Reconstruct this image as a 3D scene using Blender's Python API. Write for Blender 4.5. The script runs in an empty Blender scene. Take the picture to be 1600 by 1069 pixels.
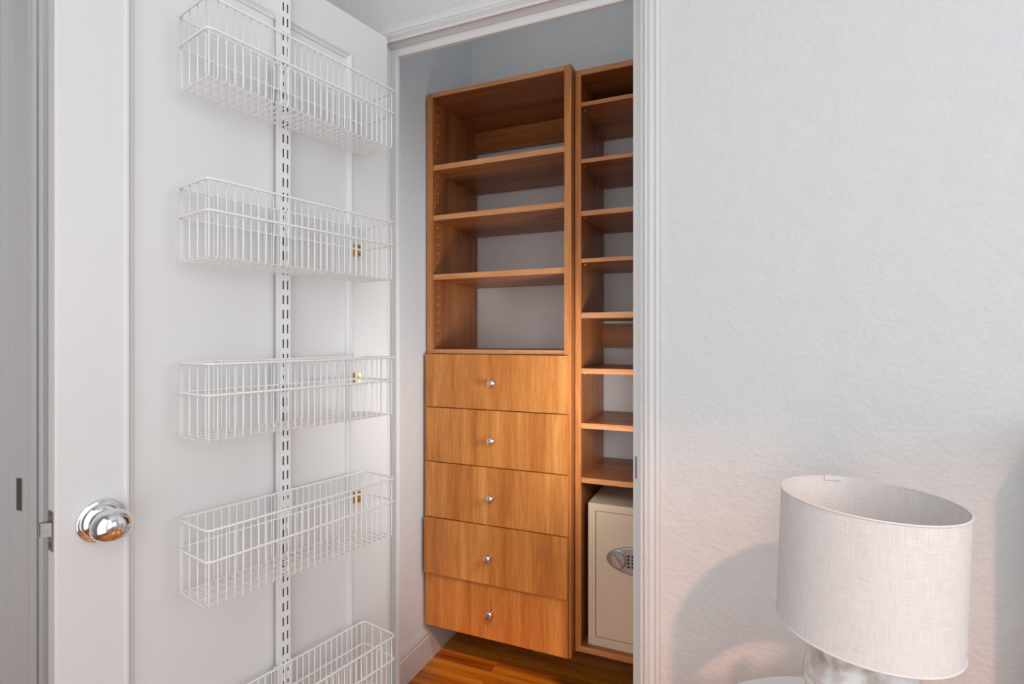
import bpy, bmesh, math, random
from math import sin, cos, tan, pi, radians, atan2, sqrt
from mathutils import Vector, Matrix
random.seed(7)
sc = bpy.context.scene

# ------------------------------------------------------------------ camera
EYE = 1.19                      # camera height above the floor
PHI = radians(22.82)
cam_d = bpy.data.cameras.new('camera')
cam_d.sensor_width = 36.0
cam_d.lens = 820.0 / 1600.0 * 36.0
cam_d.shift_y = -3.5 / 1600.0
cam_d.clip_start = 0.02
cam = bpy.data.objects.new('camera', cam_d)
cam.location = (0, 0, EYE)
cam.rotation_euler = (pi / 2, 0, PHI)
sc.collection.objects.link(cam)
sc.camera = cam

# ------------------------------------------------------------------ world, lights, exposure
world = bpy.data.worlds.new('world')
sc.world = world
world.use_nodes = True
bg = world.node_tree.nodes['Background']
bg.inputs[0].default_value = (0.80, 0.90, 1.0, 1)
bg.inputs[1].default_value = 0.5

def area(name, loc, rot, sx, sy, power, color):
    l = bpy.data.lights.new(name, 'AREA')
    l.shape = 'RECTANGLE'; l.size = sx; l.size_y = sy
    l.energy = power; l.color = color
    o = bpy.data.objects.new(name, l)
    o.location = loc; o.rotation_euler = rot
    sc.collection.objects.link(o)
    return o

# sky light through the tall window beside the camera and the window in the right wall
area('window_daylight_rear', (1.275, -0.42, 1.95), (radians(90), 0, 0), 1.8, 2.4, 20, (0.90, 0.96, 1.0))
area('window_daylight_right', (2.38, 0.10, 1.65), (0, radians(90), 0), 1.15, 0.8, 12.5, (0.92, 0.97, 1.0))
area('room_fill_light', (-0.36, -0.43, 1.38), (radians(90), 0, 0), 1.1, 2.2, 11.5, (0.98, 0.985, 1.0))  # added fill behind the camera, not a window
# hazy low-saturation sun entering through the tall window
sun = bpy.data.lights.new('sun', 'SUN')
sun.energy = 1.5; sun.color = (1.0, 0.52, 0.34); sun.angle = radians(2.6)
suno = bpy.data.objects.new('sun', sun)
suno.rotation_euler = Vector((0.67, -1.0, 1.31)).to_track_quat('Z', 'Y').to_euler()
suno.location = (2, -3, 4)
sc.collection.objects.link(suno)
# added closet fills with no real fixture: a point light and a side spot
def point_fill(name, loc, power, color, size):
    l = bpy.data.lights.new(name, 'POINT'); l.energy = power; l.color = color; l.shadow_soft_size = size
    o = bpy.data.objects.new(name, l); o.location = loc; sc.collection.objects.link(o)
point_fill('closet_top_fill', (-0.55, 1.42, 2.55), 1.6, (0.92, 0.97, 1.0), 0.06)
wl = bpy.data.lights.new('closet_side_fill', 'SPOT')
wl.energy = 16; wl.color = (1.0, 0.975, 0.95); wl.spot_size = radians(112); wl.spot_blend = 0.75; wl.shadow_soft_size = 0.10
wlo = bpy.data.objects.new('closet_side_fill', wl); wlo.location = (-0.09, 1.30, 1.00)
wlo.rotation_euler = Vector((1.0, -0.34, 0.0)).to_track_quat('Z', 'Y').to_euler()
sc.collection.objects.link(wlo)

vs = sc.view_settings
vs.view_transform = 'Standard'
vs.look = 'None'
vs.gamma = 1
vs.use_curve_mapping = False
vs.exposure = 0.06

# ------------------------------------------------------------------ materials
def new_mat(name):
    m = bpy.data.materials.new(name); m.use_nodes = True
    nt = m.node_tree
    return m, nt, nt.nodes['Principled BSDF']

def N(nt, typ, **kw):
    n = nt.nodes.new(typ)
    for k, v in kw.items(): setattr(n, k, v)
    return n

def simple(name, col, rough=0.5, metal=0.0, bump=0, bscale=60, var=0.0):
    m, nt, p = new_mat(name)
    p.inputs['Base Color'].default_value = (*col, 1)
    p.inputs['Roughness'].default_value = rough
    p.inputs['Metallic'].default_value = metal
    if bump or var:
        tc = N(nt, 'ShaderNodeTexCoord')
        nz = N(nt, 'ShaderNodeTexNoise'); nz.inputs['Scale'].default_value = bscale
        nz.inputs['Detail'].default_value = 3
        nt.links.new(tc.outputs['Object'], nz.inputs['Vector'])
        if bump:
            b = N(nt, 'ShaderNodeBump'); b.inputs['Strength'].default_value = bump
            b.inputs['Distance'].default_value = 0.002
            nt.links.new(nz.outputs['Fac'], b.inputs['Height'])
            nt.links.new(b.outputs['Normal'], p.inputs['Normal'])
        if var:
            mx = N(nt, 'ShaderNodeMixRGB')
            mx.inputs[1].default_value = (*[c * (1 - var) for c in col], 1)
            mx.inputs[2].default_value = (*[min(1, c * (1 + var)) for c in col], 1)
            nt.links.new(nz.outputs['Fac'], mx.inputs[0])
            nt.links.new(mx.outputs[0], p.inputs['Base Color'])
    return m

def plaster(name, col, strength=0.8, scale=120):
    """painted orange-peel plaster"""
    m, nt, p = new_mat(name)
    p.inputs['Roughness'].default_value = 0.62
    tc = N(nt, 'ShaderNodeTexCoord')
    n1 = N(nt, 'ShaderNodeTexNoise'); n1.inputs['Scale'].default_value = scale; n1.inputs['Detail'].default_value = 4
    n2 = N(nt, 'ShaderNodeTexNoise'); n2.inputs['Scale'].default_value = scale * 0.22; n2.inputs['Detail'].default_value = 2
    nt.links.new(tc.outputs['Object'], n1.inputs['Vector']); nt.links.new(tc.outputs['Object'], n2.inputs['Vector'])
    ad = N(nt, 'ShaderNodeMath', operation='ADD')
    nt.links.new(n1.outputs['Fac'], ad.inputs[0]); nt.links.new(n2.outputs['Fac'], ad.inputs[1])
    b = N(nt, 'ShaderNodeBump'); b.inputs['Strength'].default_value = strength; b.inputs['Distance'].default_value = 0.0022
    nt.links.new(ad.outputs[0], b.inputs['Height']); nt.links.new(b.outputs['Normal'], p.inputs['Normal'])
    mx = N(nt, 'ShaderNodeMixRGB')
    mx.inputs[1].default_value = (*[c * 0.965 for c in col], 1); mx.inputs[2].default_value = (*[min(1, c * 1.03) for c in col], 1)
    nt.links.new(n2.outputs['Fac'], mx.inputs[0]); nt.links.new(mx.outputs[0], p.inputs['Base Color'])
    return m

def wood(name, dark, mid, light, axis='z', rough=0.38, fine=1.0):
    """veneer with streaks running along the chosen object axis"""
    m, nt, p = new_mat(name)
    tc = N(nt, 'ShaderNodeTexCoord')
    oi = N(nt, 'ShaderNodeObjectInfo')
    mp = N(nt, 'ShaderNodeMapping')
    s = {'x': (1.6, 26, 26), 'y': (26, 1.6, 26), 'z': (26, 26, 1.6)}[axis]
    mp.inputs['Scale'].default_value = s
    off = N(nt, 'ShaderNodeVectorMath', operation='SCALE'); off.inputs['Scale'].default_value = 37.0
    cmb = N(nt, 'ShaderNodeCombineXYZ')
    for i in range(3): nt.links.new(oi.outputs['Random'], cmb.inputs[i])
    nt.links.new(cmb.outputs[0], off.inputs[0])
    ad = N(nt, 'ShaderNodeVectorMath', operation='ADD')
    nt.links.new(tc.outputs['Object'], mp.inputs['Vector'])
    nt.links.new(mp.outputs[0], ad.inputs[0]); nt.links.new(off.outputs[0], ad.inputs[1])
    n1 = N(nt, 'ShaderNodeTexNoise'); n1.inputs['Scale'].default_value = 0.55; n1.inputs['Detail'].default_value = 5; n1.inputs['Distortion'].default_value = 0.8
    n2 = N(nt, 'ShaderNodeTexNoise'); n2.inputs['Scale'].default_value = 6.0 * fine; n2.inputs['Detail'].default_value = 6; n2.inputs['Roughness'].default_value = 0.7
    for n in (n1, n2): nt.links.new(ad.outputs[0], n.inputs['Vector'])
    r = N(nt, 'ShaderNodeValToRGB')
    r.color_ramp.elements[0].position = 0.32; r.color_ramp.elements[0].color = (*dark, 1)
    r.color_ramp.elements[1].position = 0.68; r.color_ramp.elements[1].color = (*light, 1)
    e = r.color_ramp.elements.new(0.5); e.color = (*mid, 1)
    nt.links.new(n1.outputs['Fac'], r.inputs[0])
    mul = N(nt, 'ShaderNodeMixRGB', blend_type='MULTIPLY'); mul.inputs[0].default_value = 0.55
    r2 = N(nt, 'ShaderNodeValToRGB')
    r2.color_ramp.elements[0].position = 0.3; r2.color_ramp.elements[0].color = (0.42, 0.32, 0.26, 1)
    r2.color_ramp.elements[1].position = 0.62; r2.color_ramp.elements[1].color = (1, 1, 1, 1)
    nt.links.new(n2.outputs['Fac'], r2.inputs[0])
    nt.links.new(r.outputs[0], mul.inputs[1]); nt.links.new(r2.outputs[0], mul.inputs[2])
    nt.links.new(mul.outputs[0], p.inputs['Base Color'])
    p.inputs['Roughness'].default_value = rough
    return m

M = {}
M['wall'] = plaster('painted_plaster', (0.635, 0.635, 0.635))
M['closet_wall'] = plaster('closet_plaster_sky_tint', (0.80, 0.855, 0.90), 0.7)  # blue of the sky light mixed into the wall colour
M['closet_back'] = plaster('closet_back_plaster', (0.84, 0.845, 0.845), 0.8)
M['ceiling'] = plaster('ceiling_paint', (0.78, 0.78, 0.78), 0.3)
M['trim'] = simple('gloss_trim_paint', (0.70, 0.70, 0.70), 0.32, bump=0.25, bscale=45)
M['door'] = simple('door_paint', (0.745, 0.745, 0.745), 0.36, bump=0.3, bscale=28)
M['wire'] = simple('white_coated_wire', (0.85, 0.85, 0.84), 0.3)
M['rail'] = simple('white_enamel', (0.84, 0.84, 0.84), 0.3)
D_, M_, L_ = (0.56, 0.185, 0.036), (0.72, 0.28, 0.060), (0.84, 0.38, 0.100)  # lighter cherry, as lit on the drawer fronts
M['face'] = wood('cherry_drawer_front_lit', D_, M_, L_, 'z')
D_, M_, L_ = (0.30, 0.095, 0.026), (0.43, 0.150, 0.042), (0.54, 0.21, 0.062)  # same cherry darkened to hold the carcass shade in its colour
M['wood_z'] = wood('cherry_upright_shaded', D_, M_, L_, 'z')
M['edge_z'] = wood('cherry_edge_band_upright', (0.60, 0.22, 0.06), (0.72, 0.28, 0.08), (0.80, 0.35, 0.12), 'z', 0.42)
M['wood_x'] = wood('cherry_level_shaded', D_, M_, L_, 'x')
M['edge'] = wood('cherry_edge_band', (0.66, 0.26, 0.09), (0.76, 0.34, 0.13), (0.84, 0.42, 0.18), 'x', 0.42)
M['plank'] = wood('oak_floor_finish', (0.32, 0.085, 0.006), (0.58, 0.19, 0.012), (0.80, 0.34, 0.035), 'x', 0.22)
M['chrome'] = simple('chrome', (0.86, 0.86, 0.87), 0.05, 1.0)
M['steel'] = simple('old_steel', (0.35, 0.33, 0.31), 0.35, 1.0, var=0.2, bscale=90)
M['nickel'] = simple('satin_nickel', (0.72, 0.68, 0.64), 0.28, 1.0)
M['brass'] = simple('brass', (0.78, 0.50, 0.16), 0.3, 1.0)
M['safe'] = simple('beige_enamel', (0.88, 0.75, 0.56), 0.42, bump=0.3, bscale=300, var=0.06)
M['dark'] = simple('recess_shade', (0.02, 0.018, 0.016), 0.7)
M['dark_grey'] = simple('dark_metal_slot_shade', (0.10, 0.095, 0.09), 0.7)  # dark grey for screws and plate, and for painted shade in slots
M['silver'] = simple('silver_plastic', (0.52, 0.52, 0.53), 0.35, 0.6)
M['rubber'] = simple('black_rubber', (0.02, 0.02, 0.02), 0.5)
M['table'] = simple('white_lacquer', (0.80, 0.80, 0.80), 0.3)
M['fabric'] = simple('grey_upholstery', (0.30, 0.29, 0.28), 0.9, bump=0.4, bscale=200)
M['hole'] = simple('peg_hole_rim', (0.85, 0.62, 0.42), 0.4)

def linen():
    m, nt, p = new_mat('white_linen')
    uv = N(nt, 'ShaderNodeUVMap')
    hs = []
    for sc_, detail in (((18, 520, 1), 2), ((420, 14, 1), 2)):
        mp = N(nt, 'ShaderNodeMapping'); mp.inputs['Scale'].default_value = sc_
        nz = N(nt, 'ShaderNodeTexNoise'); nz.inputs['Scale'].default_value = 0.5; nz.inputs['Detail'].default_value = detail
        nt.links.new(uv.outputs[0], mp.inputs[0]); nt.links.new(mp.outputs[0], nz.inputs['Vector'])
        hs.append(nz)
    ad = N(nt, 'ShaderNodeMath', operation='ADD')
    nt.links.new(hs[0].outputs['Fac'], ad.inputs[0]); nt.links.new(hs[1].outputs['Fac'], ad.inputs[1])
    b = N(nt, 'ShaderNodeBump'); b.inputs['Strength'].default_value = 0.5; b.inputs['Distance'].default_value = 0.0012
    nt.links.new(ad.outputs[0], b.inputs['Height']); nt.links.new(b.outputs['Normal'], p.inputs['Normal'])
    mr = N(nt, 'ShaderNodeMapRange'); mr.inputs[1].default_value = 0.7; mr.inputs[2].default_value = 1.3
    mr.inputs[3].default_value = 0.72; mr.inputs[4].default_value = 0.90
    nt.links.new(ad.outputs[0], mr.inputs[0])
    cb = N(nt, 'ShaderNodeCombineXYZ')
    for i in range(3): nt.links.new(mr.outputs[0], cb.inputs[i])
    nt.links.new(cb.outputs[0], p.inputs['Base Color'])
    p.inputs['Roughness'].default_value = 0.9
    tr = N(nt, 'ShaderNodeBsdfTranslucent'); tr.inputs[0].default_value = (0.85, 0.84, 0.82, 1)
    mx = N(nt, 'ShaderNodeMixShader'); mx.inputs[0].default_value = 0.22
    out = nt.nodes['Material Output']
    nt.links.new(p.outputs[0], mx.inputs[1]); nt.links.new(tr.outputs[0], mx.inputs[2])
    nt.links.new(mx.outputs[0], out.inputs[0])
    return m
M['linen'] = linen()

def stone():
    m, nt, p = new_mat('crackled_ceramic')
    tc = N(nt, 'ShaderNodeTexCoord')
    nz = N(nt, 'ShaderNodeTexNoise'); nz.inputs['Scale'].default_value = 16; nz.inputs['Detail'].default_value = 8; nz.inputs['Distortion'].default_value = 1.6
    r = N(nt, 'ShaderNodeValToRGB')
    r.color_ramp.elements[0].position = 0.35; r.color_ramp.elements[0].color = (0.42, 0.36, 0.31, 1)
    r.color_ramp.elements[1].position = 0.62; r.color_ramp.elements[1].color = (0.78, 0.78, 0.78, 1)
    nt.links.new(tc.outputs['Object'], nz.inputs['Vector']); nt.links.new(nz.outputs['Fac'], r.inputs[0])
    nt.links.new(r.outputs[0], p.inputs['Base Color'])
    p.inputs['Roughness'].default_value = 0.25
    return m
M['stone'] = stone()

# ------------------------------------------------------------------ mesh helpers
def link(name, verts, faces, mat, parent=None, loc=(0, 0, 0), smooth=False, bevel=0, mats=None, fmat=None, uvs=None):
    me = bpy.data.meshes.new(name)
    me.from_pydata([tuple(v) for v in verts], [], faces)
    me.validate()
    bm = bmesh.new(); bm.from_mesh(me)
    bmesh.ops.recalc_face_normals(bm, faces=bm.faces)
    bm.to_mesh(me); bm.free()
    if mats:
        for mm in mats: me.materials.append(mm)
        for i, p in enumerate(me.polygons): p.material_index = fmat[i]
    else:
        me.materials.append(mat)
    if smooth:
        me.polygons.foreach_set('use_smooth', [True] * len(me.polygons))
        me.update()
    o = bpy.data.objects.new(name, me)
    o.location = loc
    sc.collection.objects.link(o)
    if parent is not None: o.parent = parent
    if bevel:
        b = o.modifiers.new('bevel', 'BEVEL'); b.width = bevel; b.segments = 2; b.limit_method = 'ANGLE'; b.angle_limit = radians(40)
    return o

class MB:
    def __init__(s): s.v = []; s.f = []
    def box(s, a, b):
        x0, y0, z0 = a; x1, y1, z1 = b
        i = len(s.v)
        s.v += [(x0,y0,z0),(x1,y0,z0),(x1,y1,z0),(x0,y1,z0),(x0,y0,z1),(x1,y0,z1),(x1,y1,z1),(x0,y1,z1)]
        s.f += [tuple(i + k for k in q) for q in ((0,3,2,1),(4,5,6,7),(0,1,5,4),(1,2,6,5),(2,3,7,6),(3,0,4,7))]
        return s
    def tube(s, pts, r, n=6, closed=False):
        pts = [Vector(p) for p in pts]; m = len(pts); base = len(s.v)
        up = None
        for k in range(m):
            if closed: d = (pts[(k+1) % m] - pts[k-1])
            else: d = pts[min(k+1, m-1)] - pts[max(k-1, 0)]
            d.normalize()
            if up is None:
                up = Vector((0,0,1)) if abs(d.z) < 0.9 else Vector((1,0,0))
                up = (up - d * up.dot(d)).normalized()
            else:
                up = up - d * up.dot(d)
                up = up.normalized() if up.length > 1e-6 else d.orthogonal().normalized()
            side = d.cross(up)
            # mitre widening
            for j in range(n):
                a = 2 * pi * j / n
                s.v.append(tuple(pts[k] + (up * cos(a) + side * sin(a)) * r))
        cnt = m if closed else m - 1
        for k in range(cnt):
            k2 = (k + 1) % m
            for j in range(n):
                j2 = (j + 1) % n
                s.f.append((base + k*n + j, base + k*n + j2, base + k2*n + j2, base + k2*n + j))
        if not closed:
            s.f.append(tuple(base + j for j in range(n))[::-1])
            s.f.append(tuple(base + (m-1)*n + j for j in range(n)))
        return s
    def lathe(s, prof, c=(0,0,0), axis='z', n=32, squash=(1,1)):
        """prof: list of (radius, height); axis z, y"""
        base = len(s.v)
        for r, h in prof:
            for j in range(n):
                a = 2*pi*j/n; u, w = r*cos(a)*squash[0], r*sin(a)*squash[1]
                p = (u, w, h) if axis == 'z' else (u, h, w)
                s.v.append((c[0]+p[0], c[1]+p[1], c[2]+p[2]))
        for k in range(len(prof)-1):
            for j in range(n):
                j2 = (j+1) % n
                s.f.append((base+k*n+j, base+k*n+j2, base+(k+1)*n+j2, base+(k+1)*n+j))
        if prof[0][0] > 1e-6: s.f.append(tuple(base+j for j in range(n)))
        if prof[-1][0] > 1e-6: s.f.append(tuple(base+(len(prof)-1)*n+j for j in range(n)))
        return s
    def build(s, name, mat, parent=None, loc=(0,0,0), **kw):
        return link(name, s.v, s.f, mat, parent, loc, **kw)

def box(name, a, b, mat, parent=None, bevel=0, **kw):
    return MB().box(a, b).build(name, mat, parent, bevel=bevel, **kw)

def empty(name, loc, rz=0):
    o = bpy.data.objects.new(name, None); o.location = loc; o.rotation_euler = (0, 0, rz)
    o.empty_display_size = 0.05
    sc.collection.objects.link(o); return o

def tag(o, label, cat, group=None):
    o['label'] = label; o['category'] = cat
    if group: o['group'] = group
    return o

def structure(o, label=None, cat=None):
    o['kind'] = 'structure'
    if label: o['label'] = label
    if cat: o['category'] = cat
    return o

# ------------------------------------------------------------------ room shell
WY, WB = 1.18, 1.235            # wall with the closet doorway: front, back
XL = -1.42                      # left wall of the room
XR = 2.42; YF = -0.45; HC = 3.35
JL, JR, JH = -0.872, -0.1885, EYE + 0.80      # door jamb left/right/head
CL, CB, CR = -1.049, 2.045, 0.02              # closet walls

def wall_grid(name, rects, mat, label):
    mb = MB()
    for a, b in rects: mb.box(a, b)
    o = mb.build(name, mat)
    return structure(o, label, 'wall')

JT = 0.018
wall_grid('wall_back', [((XL-0.2, WY, 0), (JL-JT, WB, HC)), ((JR+JT, WY, 0), (XR+0.15, WB, HC)), ((JL-JT, WY, JH+JT), (JR+JT, WB, HC))],
          M['wall'], 'white textured plaster wall around the closet doorway')
DY0, DY1, DZ = -0.22, 0.645, EYE + 0.753 + 0.06
wall_grid('wall_left', [((XL-0.13, DY1+0.02, 0), (XL, WY, HC)), ((XL-0.13, YF, 0), (XL, DY0-0.02, HC)), ((XL-0.13, DY0-0.02, DZ+0.02), (XL, DY1+0.02, HC))],
          M['wall'], 'left wall of the bedroom with the entry doorway')
W1 = (-0.32, 0.52, 1.0, 2.3)     # window in the right wall (Y0,Y1,Z0,Z1)
wall_grid('wall_right', [((XR, YF, 0), (XR+0.15, W1[0], HC)), ((XR, W1[1], 0), (XR+0.15, WB, HC)),
                         ((XR, W1[0], 0), (XR+0.15, W1[1], W1[2])), ((XR, W1[0], W1[3]), (XR+0.15, W1[1], HC))], M['wall'], 'right wall of the bedroom with a window')
W2 = (0.35, 2.2, 0.25, 3.28)
wall_grid('wall_front', [((XL-0.2, YF-0.15, 0), (W2[0], YF, HC)), ((W2[1], YF-0.15, 0), (XR+0.15, YF, HC)),
                         ((W2[0], YF-0.15, 0), (W2[1], YF, W2[2])), ((W2[0], YF-0.15, W2[3]), (W2[1], YF, HC))], M['wall'], 'bedroom wall behind the camera with a tall window')
structure(box('ceiling', (-2.75, YF-0.15, HC), (XR+0.15, 2.2, HC+0.1), M['ceiling']), 'white painted ceiling', 'ceiling')
wall_grid('wall_hall', [((-2.75, YF-0.15, 0), (-2.65, 1.3, HC))], M['wall'], 'hall wall beyond the entry doorway')
wall_grid('wall_closet_left', [((CL-0.1, WB, 0), (CL, CB+0.1, HC))], M['closet_wall'], 'white closet side wall left of the cabinet, sky-light blue in its colour')
wall_grid('wall_closet_back', [((CL, CB, 0), (CR, CB+0.1, HC))], M['closet_back'], 'grey closet back wall behind the shelves')
wall_grid('wall_closet_right', [((CR, WB, 0), (CR+0.1, CB+0.1, HC))], M['closet_wall'], 'closet side wall right of the tall shelf unit')

for n_, (a, b, axis) in enumerate((((XR+0.03, W1[0], W1[2]), (XR+0.09, W1[1], W1[3]), 'y'), ((W2[0], YF-0.09, W2[2]), (W2[1], YF-0.03, W2[3]), 'x'))):
    e = empty('window_%d' % (n_+1), ((a[0]+b[0])/2, (a[1]+b[1])/2, a[2]))
    structure(e, ['white framed window in the right wall', 'white framed window behind the camera'][n_], 'window')
    w = (b[1]-a[1]) if axis == 'y' else (b[0]-a[0]); h = b[2]-a[2]; t = 0.03
    mb = MB()
    for (u0, u1, v0, v1) in ((-w/2, w/2, 0, .05), (-w/2, w/2, h-.05, h), (-w/2, -w/2+.05, .05, h-.05), (w/2-.05, w/2, .05, h-.05), (-.02, .02, .05, h-.05)):
        if axis == 'y': mb.box((-t, u0, v0), (t, u1, v1))
        else: mb.box((u0, -t, v0), (u1, t, v1))
    mb.build('window_frame', M['trim'], e)

# floor: slab + individual planks running left-right
fl = structure(box('floor', (-2.75, YF-0.15, -0.08), (XR+0.15, CB+0.1, -0.012), M['plank']), 'orange-brown varnished hardwood strip floor', 'floor')
plank_me = {}
PW = 0.0572
def plank(x0, x1, y0):
    L = round(x1 - x0, 3)
    if L not in plank_me:
        mb = MB(); mb.box((0, 0.0005, -0.012), (L, PW-0.0005, 0))
        me = bpy.data.meshes.new('plank'); me.from_pydata(mb.v, [], mb.f); me.materials.append(M['plank']); plank_me[L] = me
    o = bpy.data.objects.new('plank', plank_me[L]); o.location = (x0, y0, 0); o.parent = fl
    sc.collection.objects.link(o)
y = CB
row = 0
while y > YF:
    y -= PW; row += 1
    if y > WB - 0.02:
        x, xe = CL, CR
        first = random.choice((0.25, 0.45, 0.6, 0.35))
        plank(x, x+first, y); plank(x+first, xe, y)
    else:
        x, xe = XL-0.13, XR
        first = random.choice((0.9, 1.4, 1.9))
        plank(x, x+first, y); plank(x+first, xe, y)

# closet baseboard along the left wall
def baseboard(name, pts, label):
    """pts in XY with room side normal given by profile direction"""
    o = link(name, *pts, M['trim']); structure(o, label, 'baseboard'); return o
prof = [(0, 0), (0.013, 0), (0.013, 0.090), (0.009, 0.098), (0.011, 0.106), (0.004, 0.121), (0, 0.121)]
def base_run(name, origin, direction, normal, length, label):
    o = Vector(origin); d = Vector(direction); nn = Vector(normal)
    v = []; f = []
    for s in (0, length):
        for a, h in prof: v.append(tuple(o + d*s + nn*a + Vector((0, 0, h))))
    k = len(prof)
    for i in range(k): f.append((i, (i+1) % k, k+(i+1) % k, k+i))
    f.append(tuple(range(k))); f.append(tuple(range(k, 2*k))[::-1])
    return structure(link(name, v, f, M['trim']), label, 'baseboard')
base_run('baseboard_closet_left', (CL, WB, 0), (0, 1, 0), (1, 0, 0), CB-WB, 'white baseboard along the closet side wall')
base_run('baseboard_closet_back', (CL+0.013, CB, 0), (1, 0, 0), (0, -1, 0), CR-CL-0.013, 'white baseboard along the closet back wall')
base_run('baseboard_back', (JR+0.06, WY, 0), (1, 0, 0), (0, -1, 0), XR-JR-0.06, 'white baseboard below the textured bedroom wall')

# ------------------------------------------------------------------ closet door frame: casing, jamb and stop
tr = empty('trim_1', ((JL+JR)/2, WY, 0)); structure(tr, 'white moulded door casing around the closet opening', 'trim')
def U_sweep(name, profile, xl, xr, zt, mat, parent, closed=True):
    """profile points (outward a, y); path up the left side, across the head, down the right side"""
    v = []; f = []; k = len(profile)
    px, py = parent.location.x, parent.location.y
    for st in range(4):
        for a, yy in profile:
            X = (xl - a) if st < 2 else (xr + a)
            Z = 0.0 if st in (0, 3) else zt + a
            v.append((X - px, yy - py, Z))
    for st in range(3):
        for i in range(k):
            j = (i+1) % k
            f.append((st*k+i, st*k+j, (st+1)*k+j, (st+1)*k+i))
    f.append(tuple(range(k))); f.append(tuple(range(3*k, 4*k))[::-1])
    return link(name, v, f, mat, parent)
cas = [(0.0, WY), (0.0, WY-0.006), (0.003, WY-0.008), (0.0035, WY-0.006), (0.0055, WY-0.006), (0.009, WY-0.011), (0.0125, WY-0.0155), (0.0155, WY-0.0155),
       (0.0165, WY-0.008), (0.0185, WY-0.008), (0.0215, WY-0.0125), (0.031, WY-0.0125), (0.0335, WY-0.0145), (0.037, WY-0.017), (0.040, WY-0.0155), (0.042, WY-0.010), (0.042, WY)]
U_sweep('casing', cas, JL, JR, JH, M['trim'], tr)
U_sweep('jamb', [(0.0, WY-0.001), (0.0, WB), (JT, WB), (JT, WY+0.0005)], JL, JR, JH, M['trim'], tr)
U_sweep('door_stop', [(0.0, 1.207), (-0.018, 1.207), (-0.0205, 1.2095), (-0.0205, 1.220), (0.0, 1.2225)], JL+0.0005, JR-0.0005, JH-0.0005, M['trim'], tr)
# strike plate slot on the right stop, its inner shade a black block
mb = MB(); mb.box((-0.2035-tr.location.x, 1.2055-WY, EYE-0.315), (-0.2015-tr.location.x, 1.2075-WY, EYE-0.265))
mb.build('strike_slot', M['dark'], tr)

# entry doorway trim on the left wall (jamb seen behind the open door)
t2 = empty('trim_2', (XL, DY1, 0)); structure(t2, 'grey-shaded casing and jamb of the entry doorway at the left edge', 'trim')
def loc2(mb, name, mat): return mb.build(name, mat, t2)
mb = MB(); mb.box((-0.15, 0, 0), (0.004, 0.02, DZ)); loc2(mb, 'jamb', M['trim'])
mb = MB(); mb.box((-0.15, -(DY1-DY0), DZ), (0.004, 0.02, DZ+0.02)); loc2(mb, 'head_jamb', M['trim'])
mb = MB(); mb.box((-0.15, DY0-DY1-0.02, 0), (0.004, DY0-DY1, DZ)); loc2(mb, 'jamb', M['trim'])
mb = MB(); mb.box((-0.125, -0.012, 0), (-0.075, 0.0, DZ)); mb.box((-0.125, DY0-DY1+0.012, DZ-0.012), (-0.075, -0.012, DZ)); loc2(mb, 'door_stop', M['trim'])
# casing profile (b outward from the opening along +Y, a protrusion +X)
cp = [(0.004, 0.0), (0.004, 0.013), (0.010, 0.016), (0.0135, 0.011), (0.016, 0.011), (0.022, 0.0155), (0.030, 0.0165), (0.037, 0.012), (0.040, 0.011), (0.048, 0.018), (0.068, 0.018), (0.072, 0.0)]
v = []; f = []; k = len(cp)
for st in range(4):
    for b_, a_ in cp:
        Y = (b_) if st < 2 else (DY0-DY1-b_)
        v.append((a_, Y, 0.0 if st in (0, 3) else DZ + b_))
for st in range(3):
    for i in range(k):
        j = (i+1) % k; f.append((st*k+i, st*k+j, (st+1)*k+j, (st+1)*k+i))
f.append(tuple(range(k))); f.append(tuple(range(3*k, 4*k))[::-1])
link('casing', v, f, M['trim'], t2)
mb = MB(); mb.box((-0.0378, -0.0015, EYE-0.376), (-0.0194, 0.0005, EYE-0.305)); loc2(mb, 'strike_plate', M['dark_grey'])

# ------------------------------------------------------------------ the open closet door
AL = radians(11.9)
HX, HY = -0.8395, 1.15
DROT = atan2(-cos(AL), -sin(AL))
def dpt(s, n, z):
    return (HX - sin(AL)*s + cos(AL)*n, HY - cos(AL)*s - sin(AL)*n, z)
door = empty('door_1', (HX, HY, 0), DROT)
structure(door, 'white panelled closet door standing open, with chrome knob', 'door')
DL, DT, DB, DTOP = 0.684, 0.035, 0.012, EYE + 0.797
p0, p1, pz0, pz1 = 0.118, 0.588, 0.20, EYE + 0.700
def rect(a0, a1, z0, z1, n): return [(a0, n, z0), (a1, n, z0), (a1, n, z1), (a0, n, z1)]
v = rect(0, DL, DB, DTOP, 0) + rect(p0, p1, pz0, pz1, 0) + rect(p0+.007, p1-.007, pz0+.007, pz1-.007, -0.007) + rect(0, DL, DB, DTOP, -DT)
f = []
for i in range(4):
    j = (i+1) % 4
    f += [(i, j, 4+j, 4+i), (4+i, 4+j, 8+j, 8+i), (i, 12+i, 12+j, j)]
f += [(8, 9, 10, 11), (12, 13, 14, 15)]
link('door_leaf', v, f, M['door'], door, bevel=0.003)
# bead around the panel
def ring(name, a0, a1, z0, z1, profile, mat, parent):
    v = []; f = []; k = len(profile)
    for cx, cz in ((-1, -1), (1, -1), (1, 1), (-1, 1)):
        for w, n in profile:
            v.append(((a0 + w) if cx < 0 else (a1 - w), n, (z0 + w) if cz < 0 else (z1 - w)))
    for st in range(4):
        s2 = (st+1) % 4
        for i in range(k):
            j = (i+1) % k; f.append((st*k+i, st*k+j, s2*k+j, s2*k+i))
    return link(name, v, f, mat, parent)
ring('panel_moulding', p0, p1, pz0, pz1, [(-0.004, -0.001), (-0.004, 0.0015), (-0.0015, 0.004), (0.002, 0.004), (0.004, 0.001), (0.007, -0.002), (0.011, -0.0035), (0.0115, -0.0085), (0.0, -0.0085)], M['door'], door)
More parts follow.
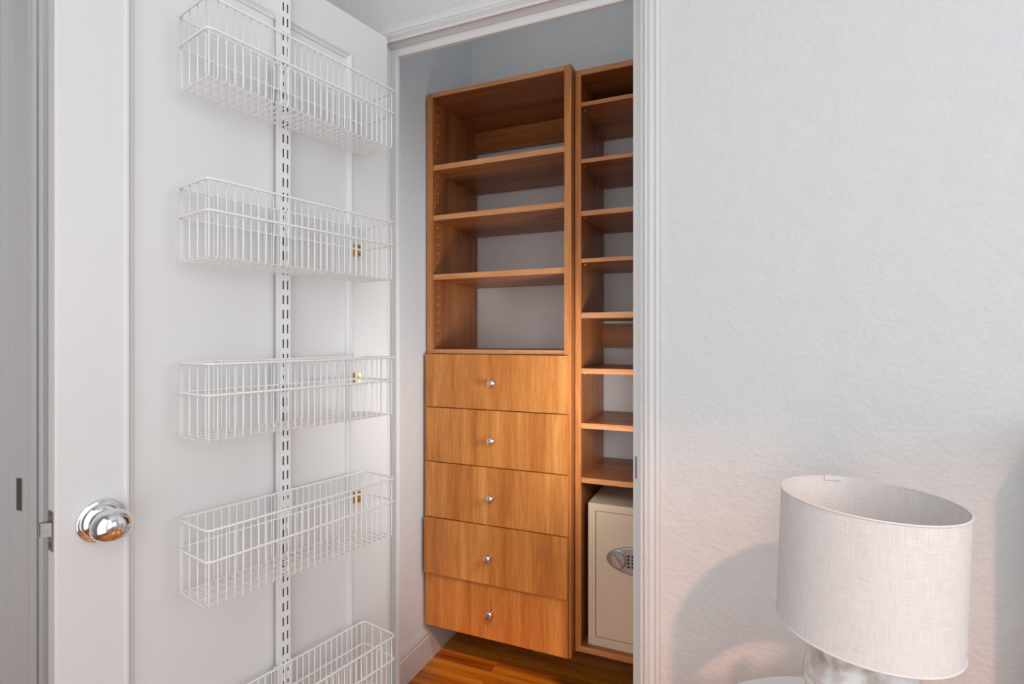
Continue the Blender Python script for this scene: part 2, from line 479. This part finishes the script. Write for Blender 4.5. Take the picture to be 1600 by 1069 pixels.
# knob set
kz = EYE - 0.300; ks = 0.624
knob = MB().lathe([(0.010, 0.006), (0.0095, 0.020), (0.0125, 0.028), (0.0200, 0.032), (0.0255, 0.038), (0.0280, 0.046), (0.0270, 0.054), (0.0225, 0.0615), (0.0150, 0.067), (0.0070, 0.0695), (0.0, 0.070)], axis='y', n=40, squash=(1.06, 0.97))
ko = knob.build('door_knob', M['chrome'], door, (ks, 0, kz), smooth=True)
rose = MB().lathe([(0.0355, 0.0), (0.0355, 0.003), (0.0345, 0.0055), (0.0320, 0.0065), (0.0300, 0.0060), (0.0292, 0.0080), (0.0270, 0.0120), (0.0215, 0.0150), (0.0170, 0.0160), (0.0160, 0.0130), (0.0100, 0.0130)], axis='y', n=40)
ro = rose.build('knob_rose', M['chrome'], ko, (0, 0, 0), smooth=True)
# latch on the free edge
lp = box('latch_plate', (DL, -0.030, EYE-0.335), (DL+0.0012, -0.006, EYE-0.272), M['steel'], door)
mb = MB()
bx = [(DL, -0.027, kz-0.011), (DL+0.0125, -0.027, kz-0.011), (DL+0.0125, -0.020, kz-0.011), (DL, -0.009, kz-0.011)]
mb.v = bx + [(x_, y_, kz+0.011) for x_, y_, _ in bx]
mb.f = [(0, 1, 2, 3), (7, 6, 5, 4), (0, 4, 5, 1), (1, 5, 6, 2), (2, 6, 7, 3), (3, 7, 4, 0)]
mb.build('latch_bolt', M['steel'], lp)
for dz in (-0.026, 0.024):
    mb = MB().lathe([(0.0045, 0.0), (0.0045, 0.0007), (0.0025, 0.0010), (0.0, 0.0010)], axis='z', n=12)
    s_ = mb.build('screw', M['dark_grey'], lp, (DL+0.001, -0.018, kz+dz)); s_.rotation_euler = (0, pi/2, 0)

# ------------------------------------------------------------------ slotted standard on the door
SR0, SR1, SN = 0.2925, 0.3155, 0.019
std = empty('slotted_standard', dpt((SR0+SR1)/2, 0, 0.10), DROT)
tag(std, 'tall white slotted metal standard screwed vertically to the open closet door', 'rail')
w = SR1 - SR0
mb = MB()
zb, zt_ = 0.0, EYE + 0.77 - 0.10
t = 0.0015
mb.box((-w/2, 0, zb), (-w/2+t, SN, zt_)); mb.box((w/2-t, 0, zb), (w/2, SN, zt_))
sl = [(-w/2+t, -0.0068), (-0.0038, 0.0032), (0.0062, w/2-t)]     # solid columns
sl = [(-w/2+t, -0.0067), (-0.0029, 0.0031), (0.0069, w/2-t)]
for a, b in sl: mb.box((a, SN-t, zb), (b, SN, zt_))
pitch = 0.0313
zc0 = EYE + 0.1171 - 0.10
kk = int(zc0 / pitch)
z = zc0 - kk*pitch
prev = zb
sh = 0.0188/2
while z < zt_:
    for a, b in ((sl[0][1], sl[1][0]), (sl[1][1], sl[2][0])):
        mb.box((a, SN-t, prev), (b, SN, max(prev+0.001, z-sh)))
    prev = z + sh; z += pitch
for a, b in ((sl[0][1], sl[1][0]), (sl[1][1], sl[2][0])):
    if prev < zt_: mb.box((a, SN-t, prev), (b, SN, zt_))
mb.build('rail_channel', M['rail'], std)
mb = MB().box((-w/2+t, 0.0005, 0.0), (w/2-t, 0.003, zt_)); mb.build('channel_shade', M['dark_grey'], std)  # dark strip paints the channel's inner shade behind the slots

# ------------------------------------------------------------------ wire door baskets
NB, NF = 0.0225, 0.128          # back and front of the basket off the door face
S0, S1 = 0.104, 0.5125          # hinge-side and knob-side ends
BH = 0.134; R2 = 0.0535
SC = 0.31
def arc_rect(s0, s1, n0, n1, z, r, seg=4):
    pts = []
    for cx, cy, a0 in ((s1-r, n1-r, 0), (s0+r, n1-r, 90), (s0+r, n0+r, 180), (s1-r, n0+r, 270)):
        for q in range(seg+1):
            a = radians(a0 + 90*q/seg); pts.append((cx + r*cos(a), cy + r*sin(a), z))
    return pts
def make_basket():
    root = empty('wire_basket', (0, 0, 0))
    c = 0.0028
    for z in (0.0, -R2):
        e = 0.0042
        mb = MB().tube(arc_rect(S0-e-SC-0.0045, S1+e-SC, NB-0.002, NF+e, z, 0.010), 0.0024, 8, closed=True)
        mb.build('rim', M['wire'], root, smooth=True)
    nw = 29
    me = None
    for i in range(nw):
        s = S0 + (S1-S0)*i/(nw-1) - SC
        if me is None:
            r = 0.005
            pts = [(0, NB, 0.001), (0, NB, -BH+r), (0, NB+r*0.3, -BH+r*0.3), (0, NB+r, -BH), (0, NF-r, -BH), (0, NF-r*0.3, -BH+r*0.3), (0, NF, -BH+r), (0, NF, 0.001)]
            o = MB().tube(pts, 0.00125, 6).build('wire', M['wire'], root, (s, 0, 0), smooth=True); me = o.data
        else:
            o = bpy.data.objects.new('wire', me); o.location = (s, 0, 0); o.parent = root; sc.collection.objects.link(o)
    me = None
    for q in (0.09, 0.36, 0.64, 0.91):
        n = NB + (NF-NB)*q
        if me is None:
            a, b = S0-SC-0.001, S1-SC+0.001; r = 0.005; zb_ = -BH+0.003
            pts = [(a, 0, 0.001), (a, 0, zb_+r), (a+r*0.3, 0, zb_+r*0.3), (a+r, 0, zb_), (b-r, 0, zb_), (b-r*0.3, 0, zb_+r*0.3), (b, 0, zb_+r), (b, 0, 0.001)]
            o = MB().tube(pts, 0.00125, 6).build('cross_wire', M['wire'], root, (0, n, 0), smooth=True); me = o.data
        else:
            o = bpy.data.objects.new('cross_wire', me); o.location = (0, n, 0); o.parent = root; sc.collection.objects.link(o)
    # bracket plate that hooks on the slotted standard
    x0, x1 = SR0 - SC - 0.0035, SR1 - SC + 0.0085
    mb = MB().box((x0, NB-0.004, -R2-0.003), (x1, NB-0.0018, 0.003))
    mb.box((x1-0.0015, 0.006, -R2+0.001), (x1, NB-0.003, -0.001))
    for dz in (-0.010, -0.040):
        pass
    br = mb.build('bracket', M['rail'], root)
    for dx in (-0.0035, 0.0068):
        for dz in (-0.013, -0.038):
            sx = (SR0+SR1)/2 - SC + dx - 0.001
            MB().box((sx-0.0012, NB-0.0020, dz-0.004), (sx+0.0012, NB-0.0015, dz+0.004)).build('slot', M['dark_grey'], br)  # dark blocks paint the shade of the bracket holes
    return root
def copy_tree(o, parent=None):
    c = o.copy(); sc.collection.objects.link(c); c.parent = parent
    for ch in list(o.children): copy_tree(ch, c)
    return c
bas = make_basket()
tops = [0.583, 0.2742, -0.0415, -0.3245, -0.694]
blab = ['topmost white wire basket on the door, cut by the top of the picture',
        'white wire basket on the door, second from the top, brass clip behind it',
        'white wire basket on the door at eye level, middle one',
        'white wire basket on the door beside the drawers, second from the bottom',
        'lowest white wire basket on the door, cut by the bottom of the picture']
for i, zz in enumerate(tops):
    b = bas if i == 0 else copy_tree(bas)
    b.location = dpt(SC, 0, EYE + zz); b.rotation_euler = (0, 0, DROT)
    tag(b, blab[i], 'basket', 'wire baskets hung on the open door')
    if i in (1, 2, 3):
        zc_ = [0, -0.0545, -0.0545, -0.0620][i]
        mb = MB().box((S0-SC-0.006, 0.0005, zc_-0.0135), (S0-SC+0.012, 0.0150, zc_+0.0135))
        mb.box((S0-SC-0.003, 0.0150, zc_-0.003), (S0-SC+0.009, NB-0.003, zc_+0.003))
        mb.build('brass_clip', M['brass'], b)['label'] = 'small brass clip'

# ------------------------------------------------------------------ cabinet with drawers
E_ = EYE
C1L, C1R, C1F, C1B = -1.041, -0.488, 1.665, 2.030
LI, RI = -1.017, -0.512
cab = empty('drawer_cabinet', ((C1L+C1R)/2, C1F, E_-1.045))
tag(cab, 'cherry wood closet cabinet with three open shelves above five drawers', 'cabinet')
ox, oy, oz = cab.location
def cb(name, a, b, mat, parent=cab, bevel=0.0008, off=None):
    o3 = off or (ox, oy, oz)
    ce = tuple((a[i]+b[i])/2 for i in range(3)); h = tuple(abs(b[i]-a[i])/2 for i in range(3))
    return box(name, tuple(-q for q in h), h, mat, parent, bevel=bevel, loc=tuple(ce[i]-o3[i] for i in range(3)))
def sidepanel(name, x0, x1, y0, y1, z0, z1, parent, off):
    """veneered panel with an edge band on its front"""
    p = cb(name, (x0, y0+0.0008, z0), (x1, y1, z1), M['wood_z'], parent, 0.0, off)
    ce = ((x0+x1)/2, (y0+0.0008+y1)/2, (z0+z1)/2)
    cb('edge_band', (x0, y0, z0), (x1, y0+0.0008, z1), M['edge_z'], p, 0.0, ce)
    return p
def shelf(name, x0, x1, y0, y1, z0, z1, parent, off):
    p = cb(name, (x0, y0+0.001, z0), (x1, y1, z1), M['wood_x'], parent, 0.0, off)
    ce = ((x0+x1)/2, (y0+0.001+y1)/2, (z0+z1)/2)
    cb('edge_band', (x0, y0, z0), (x1, y0+0.001, z1), M['edge'], p, 0.0, ce)
    return p
off1 = (ox, oy, oz)
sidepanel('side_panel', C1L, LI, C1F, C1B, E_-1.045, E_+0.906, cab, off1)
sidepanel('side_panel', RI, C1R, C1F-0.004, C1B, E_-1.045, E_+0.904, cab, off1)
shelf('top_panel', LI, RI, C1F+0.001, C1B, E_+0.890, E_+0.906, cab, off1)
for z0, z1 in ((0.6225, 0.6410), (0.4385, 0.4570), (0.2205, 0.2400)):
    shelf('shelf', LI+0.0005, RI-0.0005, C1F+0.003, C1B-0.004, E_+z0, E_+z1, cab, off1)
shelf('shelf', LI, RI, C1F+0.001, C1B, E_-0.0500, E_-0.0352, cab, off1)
cb('hanging_cleat', (LI, C1B-0.018, E_+0.798), (RI, C1B, E_+0.887), M['wood_x'])
cb('hanging_cleat', (LI, C1B-0.018, E_-0.16), (RI, C1B, E_-0.055), M['wood_x'])
shelf('bottom_panel', LI, RI, C1F+0.02, C1B, E_-1.045, E_-1.027, cab, off1)
# peg holes in the left panel
mb = MB()
for col_y in (C1F+0.037, C1B-0.037):
    z = E_ + 0.866
    while z > E_ - 0.02:
        for j, (p, h) in enumerate(((0.0016, 0.0), (0.0016, 0.0006))): pass
        mb.lathe([(0.0031, 0.0), (0.0031, 0.0005), (0.0018, 0.0008), (0.0, 0.0008)], (0, 0, 0), 'z', 8)
        n8 = len(mb.v) - 32
        for q in range(n8, len(mb.v)):
            x_, y_, z_ = mb.v[q]; mb.v[q] = (LI - 0.0002 + z_ - ox, col_y + x_ - oy, z + y_ - oz)
        z -= 0.032
mb.build('peg_holes', M['hole'], cab)['kind'] = 'stuff'
# drawers
zs = [-0.0520, -0.2455, -0.4435, -0.6450, -0.8475, -1.0420]
kn = [(-0.762, -0.149), (-0.7645, -0.348), (-0.767, -0.546), (-0.772, -0.749), (-0.769, -0.944)]
outs = [0, 0.0, 0.001, 0.010, 0.0]
knob_me = None
for i in range(5):
    zt, zb = E_+zs[i], E_+zs[i+1]+0.003
    yo = outs[i]
    yf = 1.645 - yo
    d = cb('drawer', (-1.036, yf, zb), (-0.4955, yf+0.018, zt), M['face'], cab, 0.001)
    dc = (( -1.036-0.4955)/2, yf+0.009, (zt+zb)/2)
    mb = MB()
    for a, b in (((-1.008, yf+0.018, zb+0.02), (-0.996, 2.0, zt-0.03)), ((-0.533, yf+0.018, zb+0.02), (-0.521, 2.0, zt-0.03)),
                 ((-0.996, 1.988, zb+0.02), (-0.533, 2.0, zt-0.03)), ((-0.996, yf+0.018, zb+0.02), (-0.533, 1.988, zb+0.028))):
        mb.box(tuple(a[q]-dc[q] for q in range(3)), tuple(b[q]-dc[q] for q in range(3)))
    mb.build('drawer_box', M['wood_x'], d)
    kx, kzz = kn[i]
    prof_k = [(0.0075, 0.0), (0.0070, -0.003), (0.0052, -0.006), (0.0062, -0.013), (0.0110, -0.0170), (0.0135, -0.0200), (0.0140, -0.0230), (0.0125, -0.0262), (0.0080, -0.0285), (0.0, -0.0292)]
    kpos = (kx-dc[0], -0.009, E_+kzz-dc[2])
    if knob_me is None:
        k_ = MB().lathe(prof_k, axis='y', n=28).build('knob', M['nickel'], d, kpos, smooth=True); knob_me = k_.data
    else:
        k_ = bpy.data.objects.new('knob', knob_me); k_.location = kpos; k_.parent = d; sc.collection.objects.link(k_)

# ------------------------------------------------------------------ tall shelf unit at the right
C2F, C2B = 1.700, 2.030
A2L, A2I, A2R = -0.4856, -0.4656, -0.012
un = empty('shelf_unit', ((A2L+A2R)/2, C2F, E_-1.040)); off2 = tuple(un.location)
tag(un, 'tall narrow cherry wood shelf unit beside the drawer cabinet, partly hidden by the doorway', 'shelf unit')
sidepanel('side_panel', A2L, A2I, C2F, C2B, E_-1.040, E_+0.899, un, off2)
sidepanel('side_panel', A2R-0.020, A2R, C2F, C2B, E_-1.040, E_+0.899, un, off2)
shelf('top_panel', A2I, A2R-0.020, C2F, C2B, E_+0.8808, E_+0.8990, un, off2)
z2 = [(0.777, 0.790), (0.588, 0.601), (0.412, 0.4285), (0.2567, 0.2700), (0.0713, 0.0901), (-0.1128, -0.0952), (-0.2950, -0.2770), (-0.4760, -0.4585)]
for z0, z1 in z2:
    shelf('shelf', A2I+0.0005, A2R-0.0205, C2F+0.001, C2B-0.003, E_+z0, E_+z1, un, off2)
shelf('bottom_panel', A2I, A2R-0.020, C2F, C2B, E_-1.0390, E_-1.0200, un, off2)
cb('hanging_cleat', (A2I, C2B-0.015, E_-0.0315), (A2R-0.020, C2B, E_+0.0553), M['wood_x'], un, 0, off2)
cb('back_panel', (A2I, C2B-0.006, E_+0.79), (A2R-0.020, C2B, E_+0.8808), M['wood_x'], un, 0, off2)
for z0, z1 in z2:
    p_ = MB().lathe([(0.0026, 0), (0.0026, 0.007), (0.0, 0.008)], n=10)
    o = p_.build('shelf_pin', M['brass'], un, (A2I-off2[0], C2F+0.03-off2[1], E_+z0-0.003-off2[2]), smooth=True); o.rotation_euler = (0, pi/2, 0)

# ------------------------------------------------------------------ safe
SX0, SX1, SY0, SY1, SZ0, SZ1 = -0.447, -0.060, 1.722, 1.985, E_-1.0195, E_-0.546
sf = empty('safe', ((SX0+SX1)/2, SY0, SZ0)); off3 = tuple(sf.location)
tag(sf, 'beige metal safe with silver oval lock, at the bottom of the tall shelf unit', 'safe')
mb = MB()
T_ = 0.024
def sb(a, b): mb.box(tuple(a[q]-off3[q] for q in range(3)), tuple(b[q]-off3[q] for q in range(3)))
sb((SX0, SY0, SZ0), (SX0+T_, SY1, SZ1)); sb((SX1-T_, SY0, SZ0), (SX1, SY1, SZ1))
sb((SX0+T_, SY0, SZ1-T_), (SX1-T_, SY1, SZ1)); sb((SX0+T_, SY0, SZ0), (SX1-T_, SY1, SZ0+T_+0.004)); sb((SX0+T_, SY1-0.01, SZ0+T_), (SX1-T_, SY1, SZ1-T_))
mb.build('body', M['safe'], sf)
dr = cb('door', (SX0+T_+0.0022, SY0+0.001, SZ0+T_+0.0062), (SX1-T_-0.0022, SY0+0.03, SZ1-T_-0.0022), M['safe'], sf, 0.001, off3)
dcc = ((SX0+SX1)/2, SY0+0.0155, (SZ0+T_+0.0062+SZ1-T_-0.0022)/2)
def oval(name, cx, cz, a, b, y0, y1, mat, parent, pr=None):
    pr = pr or [(1.0, 0), (1.0, -(y0-y1)*0.5), (0.93, -(y0-y1)), (0.0, -(y0-y1)*1.0)]
    m_ = MB().lathe([(r, -abs(y0-y1)*h) for r, h in pr], axis='y', n=48, squash=(a, b))
    return m_.build(name, mat, parent, (cx-dcc[0], y0-dcc[1], cz-dcc[2]))
pr = [(1.0, 0), (1.0, 0.45), (0.955, 0.9), (0.90, 1.0), (0.88, 0.75), (0.0, 0.75)]
LK = oval('lock_plate', -0.277, E_-0.7195, 0.108, 0.0475, SY0+0.001, SY0-0.007, M['silver'], dr, pr)
LY = SY0-0.005
def on_lock(mbx, name, mat, cx, cz, y): return mbx.build(name, mat, dr, (cx-dcc[0], y-dcc[1], cz-dcc[2]), smooth=False)
m_ = MB().lathe([(0.031, 0), (0.031, -0.0030), (0.028, -0.0045), (0.0265, -0.0030), (0.0255, -0.0055), (0.0225, -0.0085), (0.0, -0.0090)], axis='y', n=36)
on_lock(m_, 'lock_dial', M['silver'], -0.3465, E_-0.7185, LY)
m_ = MB().box((-0.021, -0.022, -0.0045), (0.021, -0.008, 0.0045))
h_ = on_lock(m_, 'dial_grip', M['nickel'], -0.3465, E_-0.7185, LY); h_.rotation_euler = (0, radians(55), 0)
for r_ in range(4):
    for c_ in range(3):
        m_ = MB().lathe([(0.0036, 0), (0.0036, -0.003), (0.0, -0.0035)], axis='y', n=10)
        on_lock(m_, 'key', M['rubber'], -0.312+0.013*c_, E_-0.703-0.0115*r_, LY)

# ------------------------------------------------------------------ round side table and lamp
TX, TY, TZ = 0.185, 0.865, EYE-0.618
tb = empty('side_table', (TX, TY, 0))
tag(tb, 'round white side table under the lamp, only its top edge showing', 'table')
MB().lathe([(0.0, TZ-0.022), (0.235, TZ-0.022), (0.243, TZ-0.019), (0.245, TZ-0.011), (0.243, TZ-0.003), (0.238, TZ), (0.0, TZ)], n=64).build('tabletop', M['table'], tb)
MB().lathe([(0.0, 0.0), (0.15, 0.0), (0.15, 0.012), (0.03, 0.03), (0.022, 0.06), (0.022, TZ-0.06), (0.05, TZ-0.022), (0.0, TZ-0.022)], n=40).build('pedestal', M['table'], tb, smooth=False)

LX, LYc = 0.188, 0.93
ST, SBt = EYE-0.235, EYE-0.4325
lamp = empty('table_lamp', (LX-0.006, LYc, TZ))
tag(lamp, 'table lamp with white linen drum shade and crinkled grey-white base on round table', 'lamp')
def rel(x, y, z): return (x-(LX-0.006), y-LYc, z-TZ)
# base: dented ceramic cylinder
from mathutils import noise
mb = MB(); nr, ns = 26, 56; h0, h1 = 0.0, EYE-0.445-TZ; RB = 0.072
for i in range(nr+1):
    tt = i/nr; z_ = h0 + (h1-h0)*tt
    for j in range(ns):
        a = 2*pi*j/ns
        q = noise.noise(Vector((cos(a)*1.6, sin(a)*1.6, z_*22))) + 0.6*abs(noise.noise(Vector((cos(a)*3.4+5, sin(a)*3.4, z_*40))))
        r_ = RB*(1 + 0.085*q) * (1 - 0.05*(tt > 0.98))
        mb.v.append((r_*cos(a), r_*sin(a), z_))
for i in range(nr):
    for j in range(ns):
        j2 = (j+1) % ns; mb.f.append((i*ns+j, i*ns+j2, (i+1)*ns+j2, (i+1)*ns+j))
mb.f.append(tuple(range(ns)))
c_i = len(mb.v); mb.v.append((0, 0, h1-0.006))
for j in range(ns): mb.f.append((nr*ns+j, nr*ns+(j+1) % ns, c_i))
mb.build('base', M['stone'], lamp, rel(LX-0.012, LYc-0.005, TZ), smooth=True)
MB().lathe([(0.0, 0), (0.012, 0), (0.012, 0.05), (0.017, 0.055), (0.017, 0.10), (0.0, 0.10)], n=20).build('socket', M['nickel'], lamp, rel(LX-0.006, LYc, EYE-0.452), smooth=False)
# shade: thin drum with thickness, slightly leaning
mb = MB(); n = 96; H = ST-SBt; RT = 0.1172; RBm = 0.1172; th = 0.0012
rows = [(RBm, 0), (RT, H), (RT-th, H), (RBm-th, 0)]
uvv = []
for r_, z_ in rows:
    for j in range(n):
        a = 2*pi*j/n; mb.v.append((r_*cos(a), r_*sin(a), z_)); uvv.append((j/n*3.2, z_/H*0.85))
for i in range(4):
    for j in range(n):
        j2 = (j+1) % n; i2 = (i+1) % 4; mb.f.append((i*n+j, i*n+j2, i2*n+j2, i2*n+j))
shade = mb.build('lamp_shade', M['linen'], lamp, rel(LX-0.007, LYc, SBt))
shade.rotation_euler = (0, radians(2.0), 0)
me = shade.data
for p in me.polygons: p.use_smooth = True
uvl = me.uv_layers.new(name='UVMap')
for p in me.polygons:
    idx = [me.loops[l].vertex_index for l in p.loop_indices]
    us = [uvv[q][0] for q in idx]; wrap = max(us)-min(us) > 1.5
    for l, q in zip(p.loop_indices, idx):
        u, v_ = uvv[q]; uvl.data[l].uv = (u + (3.2 if wrap and u < 1.5 else 0), v_)
eb = shade.modifiers.new('edge', 'EDGE_SPLIT'); eb.split_angle = radians(50)
for zz in (0.0012, H-0.0012):
    pts = [((RT-0.0001)*cos(2*pi*j/64), (RT-0.0001)*sin(2*pi*j/64), zz) for j in range(64)]
    MB().tube(pts, 0.0014, 8, closed=True).build('rim_trim', M['linen'], shade, smooth=True)
# overlap tab at the back top rim and the inner seam
aj = radians(105)
mb = MB()
for k_ in range(7):
    a = aj + radians(14)*(k_-3)/6
    for r_, z_ in ((RT-0.0032, H-0.006), (RT+0.0016, H-0.006), (RT+0.0016, H+0.0012), (RT-0.0032, H+0.0012)):
        mb.v.append((r_*cos(a), r_*sin(a), z_))
for k_ in range(6):
    for q in range(4):
        q2 = (q+1) % 4; mb.f.append((k_*4+q, k_*4+q2, k_*4+4+q2, k_*4+4+q))
mb.f += [(0, 1, 2, 3), (24, 25, 26, 27)]
mb.build('rim_overlap', M['linen'], shade)
# wire spider fitting under the top of the shade
MB().tube([((RT-0.002)*cos(a_), (RT-0.002)*sin(a_), z_) for a_, z_ in ()] or [(-RT+0.003, 0, 0.02), (0, 0, 0.012), (RT-0.003, 0, 0.02)], 0.0012, 6).build('spider', M['nickel'], shade, smooth=True)

# ------------------------------------------------------------------ headboard just right of the frame (casts the shadow at the right edge)
hb = empty('headboard', (1.292, 1.10, 0))
tag(hb, 'grey upholstered headboard against the wall right of the lamp', 'headboard')
mb = MB(); mb.box((-0.80, -0.03, 0.25), (0.80, 0.03, EYE-0.13)); mb.build('panel', M['fabric'], hb, bevel=0.012)
for sx in (-0.7, 0.7): box('leg', (sx-0.03, -0.02, 0), (sx+0.03, 0.02, 0.26), M['fabric'], hb)
